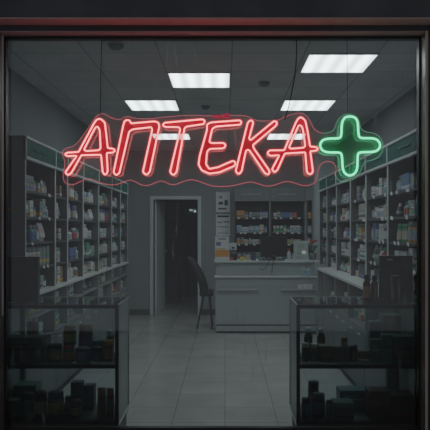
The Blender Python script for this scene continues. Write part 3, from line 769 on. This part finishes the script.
carton(367, 388.3, 389, f1, zb_, ('dark brown', 'dark brown', 'dark red'), 'big brown carton at left of a pair, lower right case', gR)
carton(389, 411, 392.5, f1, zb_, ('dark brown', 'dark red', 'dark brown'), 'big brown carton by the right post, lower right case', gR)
# on top of the cases
d = 4.62
M_dbox = mat('dark_card', (.030, .028, .034), .55, var=.1)
o = thing('display_box', 'large plain dark grey box standing on the left display case', 'box', (wx(21.2, d), d, CZT + .001))
w_, h_ = 33.6 * d / F, wz(257, d) - CZT
MB().box(-w_ / 2, w_ / 2, 0, .05, 0, h_ - .004, bev=.004).build('box_body', M_dbox, o); MB().box(-w_ / 2 - .002, w_ / 2 + .002, -.002, .052, h_ - .012, h_, bev=.002).build('box_lid', M_dbox, o)
o = thing('display_box', 'plain dark brown box standing on the right display case', 'box', (wx(396.5, d), d, CZT + .001))
w_, h_ = 32.6 * d / F, wz(256, d) - CZT
M_dbox2 = mat('dark_card_brown', (.036, .033, .030), .5, var=.1)
MB().box(-w_ / 2, w_ / 2, 0, .05, 0, h_ - .004, bev=.004).build('box_body', M_dbox2, o); MB().box(-w_ / 2 - .002, w_ / 2 + .002, -.002, .052, h_ - .012, h_, bev=.002).build('box_lid', M_dbox2, o)
q = MB(); q.box(-.07, -.03, -.0025, 0, h_ - .032, h_ - .025); q.box(-.03, .015, -.0025, 0, h_ - .152, h_ - .146); q.build('glass_reflection', mat('brown_highlight', (.6, .5, .3), .4, .5), o)  # brown glass reflections, painted as thin bars on the box face
jar(363, 370.4, 274.6, 4.70, CZT + .001, ('dark brown', 'brown', 'black'), 'dark brown bottle on the right display case, further from the box', gR, 'bottle')
jar(370.8, 378, 275.2, 4.70, CZT + .001, ('dark brown', 'dark brown', 'black'), 'dark brown bottle on the right display case, against the box', gR, 'bottle')

# ------------------------------------------------------------------ the neon sign
SD = 4.185
K = 4.778
sg = thing('neon_sign', 'red neon pharmacy sign with green cross hung in the window', 'neon sign', (0, SD, 0))
def conv(pts, ox, oy): return [((p[0] / K + ox), (p[1] / K + oy)) for p in pts]
def to_w(pts, y=0.0): return [Vector((wx(p[0], SD), y, wz(p[1], SD))) for p in pts]
LET = {
 'A1': [conv([(218, 66), (238, 84), (246, 150), (252, 206), (276, 208), (288, 217), (278, 227), (247, 230), (252, 318), (241, 336), (228, 322), (220, 238), (126, 240), (78, 325), (61, 336), (49, 322), (104, 243), (57, 244), (47, 236), (56, 228), (113, 224), (186, 88), (200, 68)], 55, 105),
        conv([(206, 104), (214, 122), (218, 206), (210, 216), (150, 220), (138, 214), (188, 116), (196, 104)], 55, 105)],
 'P': [conv([(24, 72), (46, 72), (52, 88), (166, 78), (184, 84), (188, 102), (142, 320), (126, 336), (109, 320), (154, 118), (150, 106), (62, 116), (44, 126), (-3, 325), (-18, 337), (-31, 322), (16, 95)], 120, 105)],
 'T': [conv([(203, 97), (212, 85), (394, 68), (407, 76), (400, 91), (318, 103), (308, 112), (270, 322), (254, 337), (239, 320), (288, 116), (282, 106), (216, 105)], 120, 105)],
 'E': [conv([(238, 73), (247, 82), (240, 94), (124, 103), (106, 114), (92, 176), (104, 182), (160, 181), (172, 193), (160, 207), (94, 210), (82, 222), (76, 282), (92, 305), (132, 298), (206, 266), (219, 276), (212, 291), (140, 322), (92, 328), (56, 312), (41, 284), (46, 245), (82, 116), (80, 92), (102, 83)], 190, 105)],
 'K': [conv([(290, 71), (303, 82), (282, 160), (290, 168), (402, 76), (417, 82), (412, 98), (300, 192), (304, 206), (381, 316), (375, 334), (358, 326), (282, 214), (268, 216), (246, 318), (232, 332), (218, 316), (276, 84)], 190, 105)],
 'A2': [conv([(246, 58), (264, 74), (276, 130), (287, 198), (316, 201), (326, 210), (316, 218), (288, 221), (301, 318), (289, 334), (272, 322), (264, 226), (166, 232), (131, 310), (118, 322), (105, 308), (140, 240), (96, 243), (82, 231), (92, 217), (164, 216), (220, 82), (232, 62)], 250, 105),
        conv([(242, 96), (252, 112), (264, 196), (255, 204), (196, 209), (186, 203), (226, 112), (232, 98)], 250, 105)],
}
def rounded(pts, r):
    out = []; n = len(pts)
    for i in range(n):
        p, a, b = pts[i], pts[i - 1], pts[(i + 1) % n]
        la, lb = (a - p).length, (b - p).length
        if la > 2.2 * r: out.append(p + (a - p) * (r / la))
        out.append(p)
        if lb > 2.2 * r: out.append(p + (b - p) * (r / lb))
    return chaikin(out, 2)
def fill(loops, y, name, m, parent):
    bm = bmesh.new(); es = []
    for lp_ in loops:
        vs = [bm.verts.new((p.x, y, p.z)) for p in lp_]
        for i in range(len(vs)): es.append(bm.edges.new((vs[i], vs[(i + 1) % len(vs)])))
    bmesh.ops.triangle_fill(bm, edges=es, use_beauty=True)
    me = bpy.data.meshes.new(name); bm.to_mesh(me); bm.free(); me.materials.append(m)
    o = bpy.data.objects.new(name, me); C.objects.link(o); o.parent = parent
    return o
for nm, loops in LET.items():
    ls = [rounded(to_w(l), .016) for l in loops]
    q = MB()
    for l in ls: q.tube(l, .0050, True)
    lt = q.build('letter_tube', E_red, sg)
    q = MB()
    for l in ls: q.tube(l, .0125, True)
    q.build('tube_halo', S_red, lt)  # halo shell around the letter tube
    fill(ls, .016, 'letter_backing', M_redfill, lt)
cr = conv([(190, 78), (214, 82), (229, 102), (231, 172), (244, 183), (296, 182), (324, 190), (338, 217), (324, 242), (296, 249), (238, 249), (227, 260), (227, 326), (215, 352), (190, 363), (166, 352), (155, 326), (153, 262), (142, 250), (86, 251), (58, 242), (46, 217), (58, 192), (86, 184), (138, 184), (150, 174), (151, 110), (166, 82)], 310, 100)
crl = chaikin(to_w(cr), 2)
cx_ = MB().tube(crl, .0068, True).build('cross_tube', E_green, sg)
MB().tube(crl, .0165, True).build('tube_halo', S_green, cx_)
fill([crl], .016, 'cross_backing', M_greenfill, cx_)
TOP = [(62.3, 150), (66, 147.5), (73.8, 145.8), (82, 136), (92.7, 119.6), (97, 114.3), (101, 113), (105, 114), (109.4, 116.5), (117.8, 119.7), (123, 117), (128, 115.3), (132.5, 117.5), (147, 118.6), (164, 116.5), (189, 114.4), (208, 115.5), (232, 114.6), (246.5, 115), (253, 118.5), (259, 120.7), (267, 120.2), (276, 120.8), (284, 117), (292, 113.5), (300, 112.3), (305, 113.5), (309, 117.5), (312, 124), (316, 130.5), (323, 132.8)]
GRN = [(323, 132.8), (331, 132), (335.5, 128.5), (337.2, 121.5), (341.4, 115.7), (349.8, 112.6), (357, 115.8), (360, 121.5), (361.5, 128), (366, 131.6), (375, 132.6), (381, 136.5), (384.3, 144), (383.5, 151), (379, 157), (372.8, 160), (366, 161), (363, 166), (360.2, 173.3), (354, 179.8), (346, 181.6), (340, 181), (335.5, 175)]
LOW = [(335.5, 175), (337, 167), (333.5, 161.8), (328, 160.8), (322.6, 162.6), (319, 167.5), (318.2, 175.3), (316, 181.5), (311.8, 184.6), (304.4, 185.8), (296, 183), (287.7, 180.6), (281, 182.5), (273, 185.6), (266, 186), (258, 183.3), (250.7, 181.2), (243, 183), (232, 185.8), (217, 186.4), (209, 185), (202.6, 182.4), (195, 179.8), (189, 179.3), (182, 181.5), (174.4, 184.8), (168, 183.5), (161.9, 180.1), (155, 182.4), (147, 185.8), (140, 184.5), (132.6, 180.1), (128, 179.8), (121, 182.8), (113.6, 184.8), (105, 184), (99, 182.4), (92, 179.2), (86.4, 178.1), (80, 181), (73.8, 184.3), (67.6, 184.7), (63.6, 182), (62, 177), (63, 170), (64.4, 161.5), (62.8, 157.5), (61.2, 153.6)]
tw = lambda L_: chaikin(to_w(L_, .022), 1, False)
MB().tube(tw(TOP), 0.0014, n=6).build('panel_edge', E_redthin, sg)
MB().tube(tw(GRN), 0.0014, n=6).build('panel_edge', E_greenthin, sg)
MB().tube(tw(LOW + [TOP[0]]), 0.0014, n=6).build('panel_edge', E_redthin, sg)
fill([[p for p in to_w(TOP + GRN[1:] + LOW[1:], .022)]], .022, 'acrylic_panel', G_acr, sg)
# small controller on the upper edge
q = MB(); q.box(wx(212.5, SD), wx(223, SD), .006, .02, wz(117.6, SD), wz(114.2, SD), 0, bev=.003); q.box(wx(223.5, SD), wx(229.6, SD), .004, .02, wz(117.6, SD), wz(113.2, SD), 0, bev=.003)
ad = q.build('power_controller', mat('red_plastic', (.40, .03, .05), .5, emit=(1, .05, .1), estr=.08), sg)
q = MB()
for k in range(5): q.box(wx(213.5 + k * 1.9, SD), wx(214.6 + k * 1.9, SD), .004, .007, wz(117, SD), wz(114.9 + (k % 2) * .5, SD))
for (a, b_, c, e_) in ((223.9, 229.2, 113.6, 114.1), (223.9, 229.2, 116.8, 117.3), (223.9, 224.4, 113.6, 117.3), (228.7, 229.2, 113.6, 117.3), (225.4, 228, 115, 115.6)): q.box(wx(a, SD), wx(b_, SD), .002, .005, wz(e_, SD), wz(c, SD))
q.build('marking', emit_mat('marking_glow', (1, .08, .14), .5), ad)
def wire(pts, r=.0028):
    MB().tube(chaikin([Vector((wx(p[0], SD), .02 + (p[2] if len(p) > 2 else 0), wz(p[1], SD))) for p in pts], 2, False), r, n=6).build('hanging_wire', M_wire, sg)
wire([(101, 36), (100.6, 60), (99.8, 90), (99.8, 114)])
wire([(297, 36), (297, 52), (296, 72), (292, 92), (289.5, 105), (285, 119)], .0034)
wire([(347.6, 36), (347.8, 70), (348.2, 113)], .0016)

# ------------------------------------------------------------------ world, camera
wd_ = bpy.data.worlds.new('night'); bpy.context.scene.world = wd_; wd_.use_nodes = True
bg = wd_.node_tree.nodes['Background']; bg.inputs[0].default_value = (.85, .92, 1, 1); bg.inputs[1].default_value = .125
cam = bpy.data.cameras.new('camera'); co = bpy.data.objects.new('camera', cam); C.objects.link(co)
co.location = (0, 0, H); co.rotation_euler = (math.pi / 2, 0, 0)
cam.sensor_width = 36; cam.lens = F / 430 * 36; cam.shift_x = -(CX - 215) / 430; cam.shift_y = (CY - 215) / 430
cam.clip_end = 60
sc = bpy.context.scene; sc.camera = co
sc.view_settings.view_transform = 'Filmic'; sc.view_settings.look = 'Low Contrast'; sc.view_settings.exposure = 0; sc.view_settings.gamma = .92
sc.cycles.use_denoising = True
sc.cycles.max_bounces = 10; sc.cycles.transparent_max_bounces = 24; sc.cycles.sample_clamp_indirect = 4
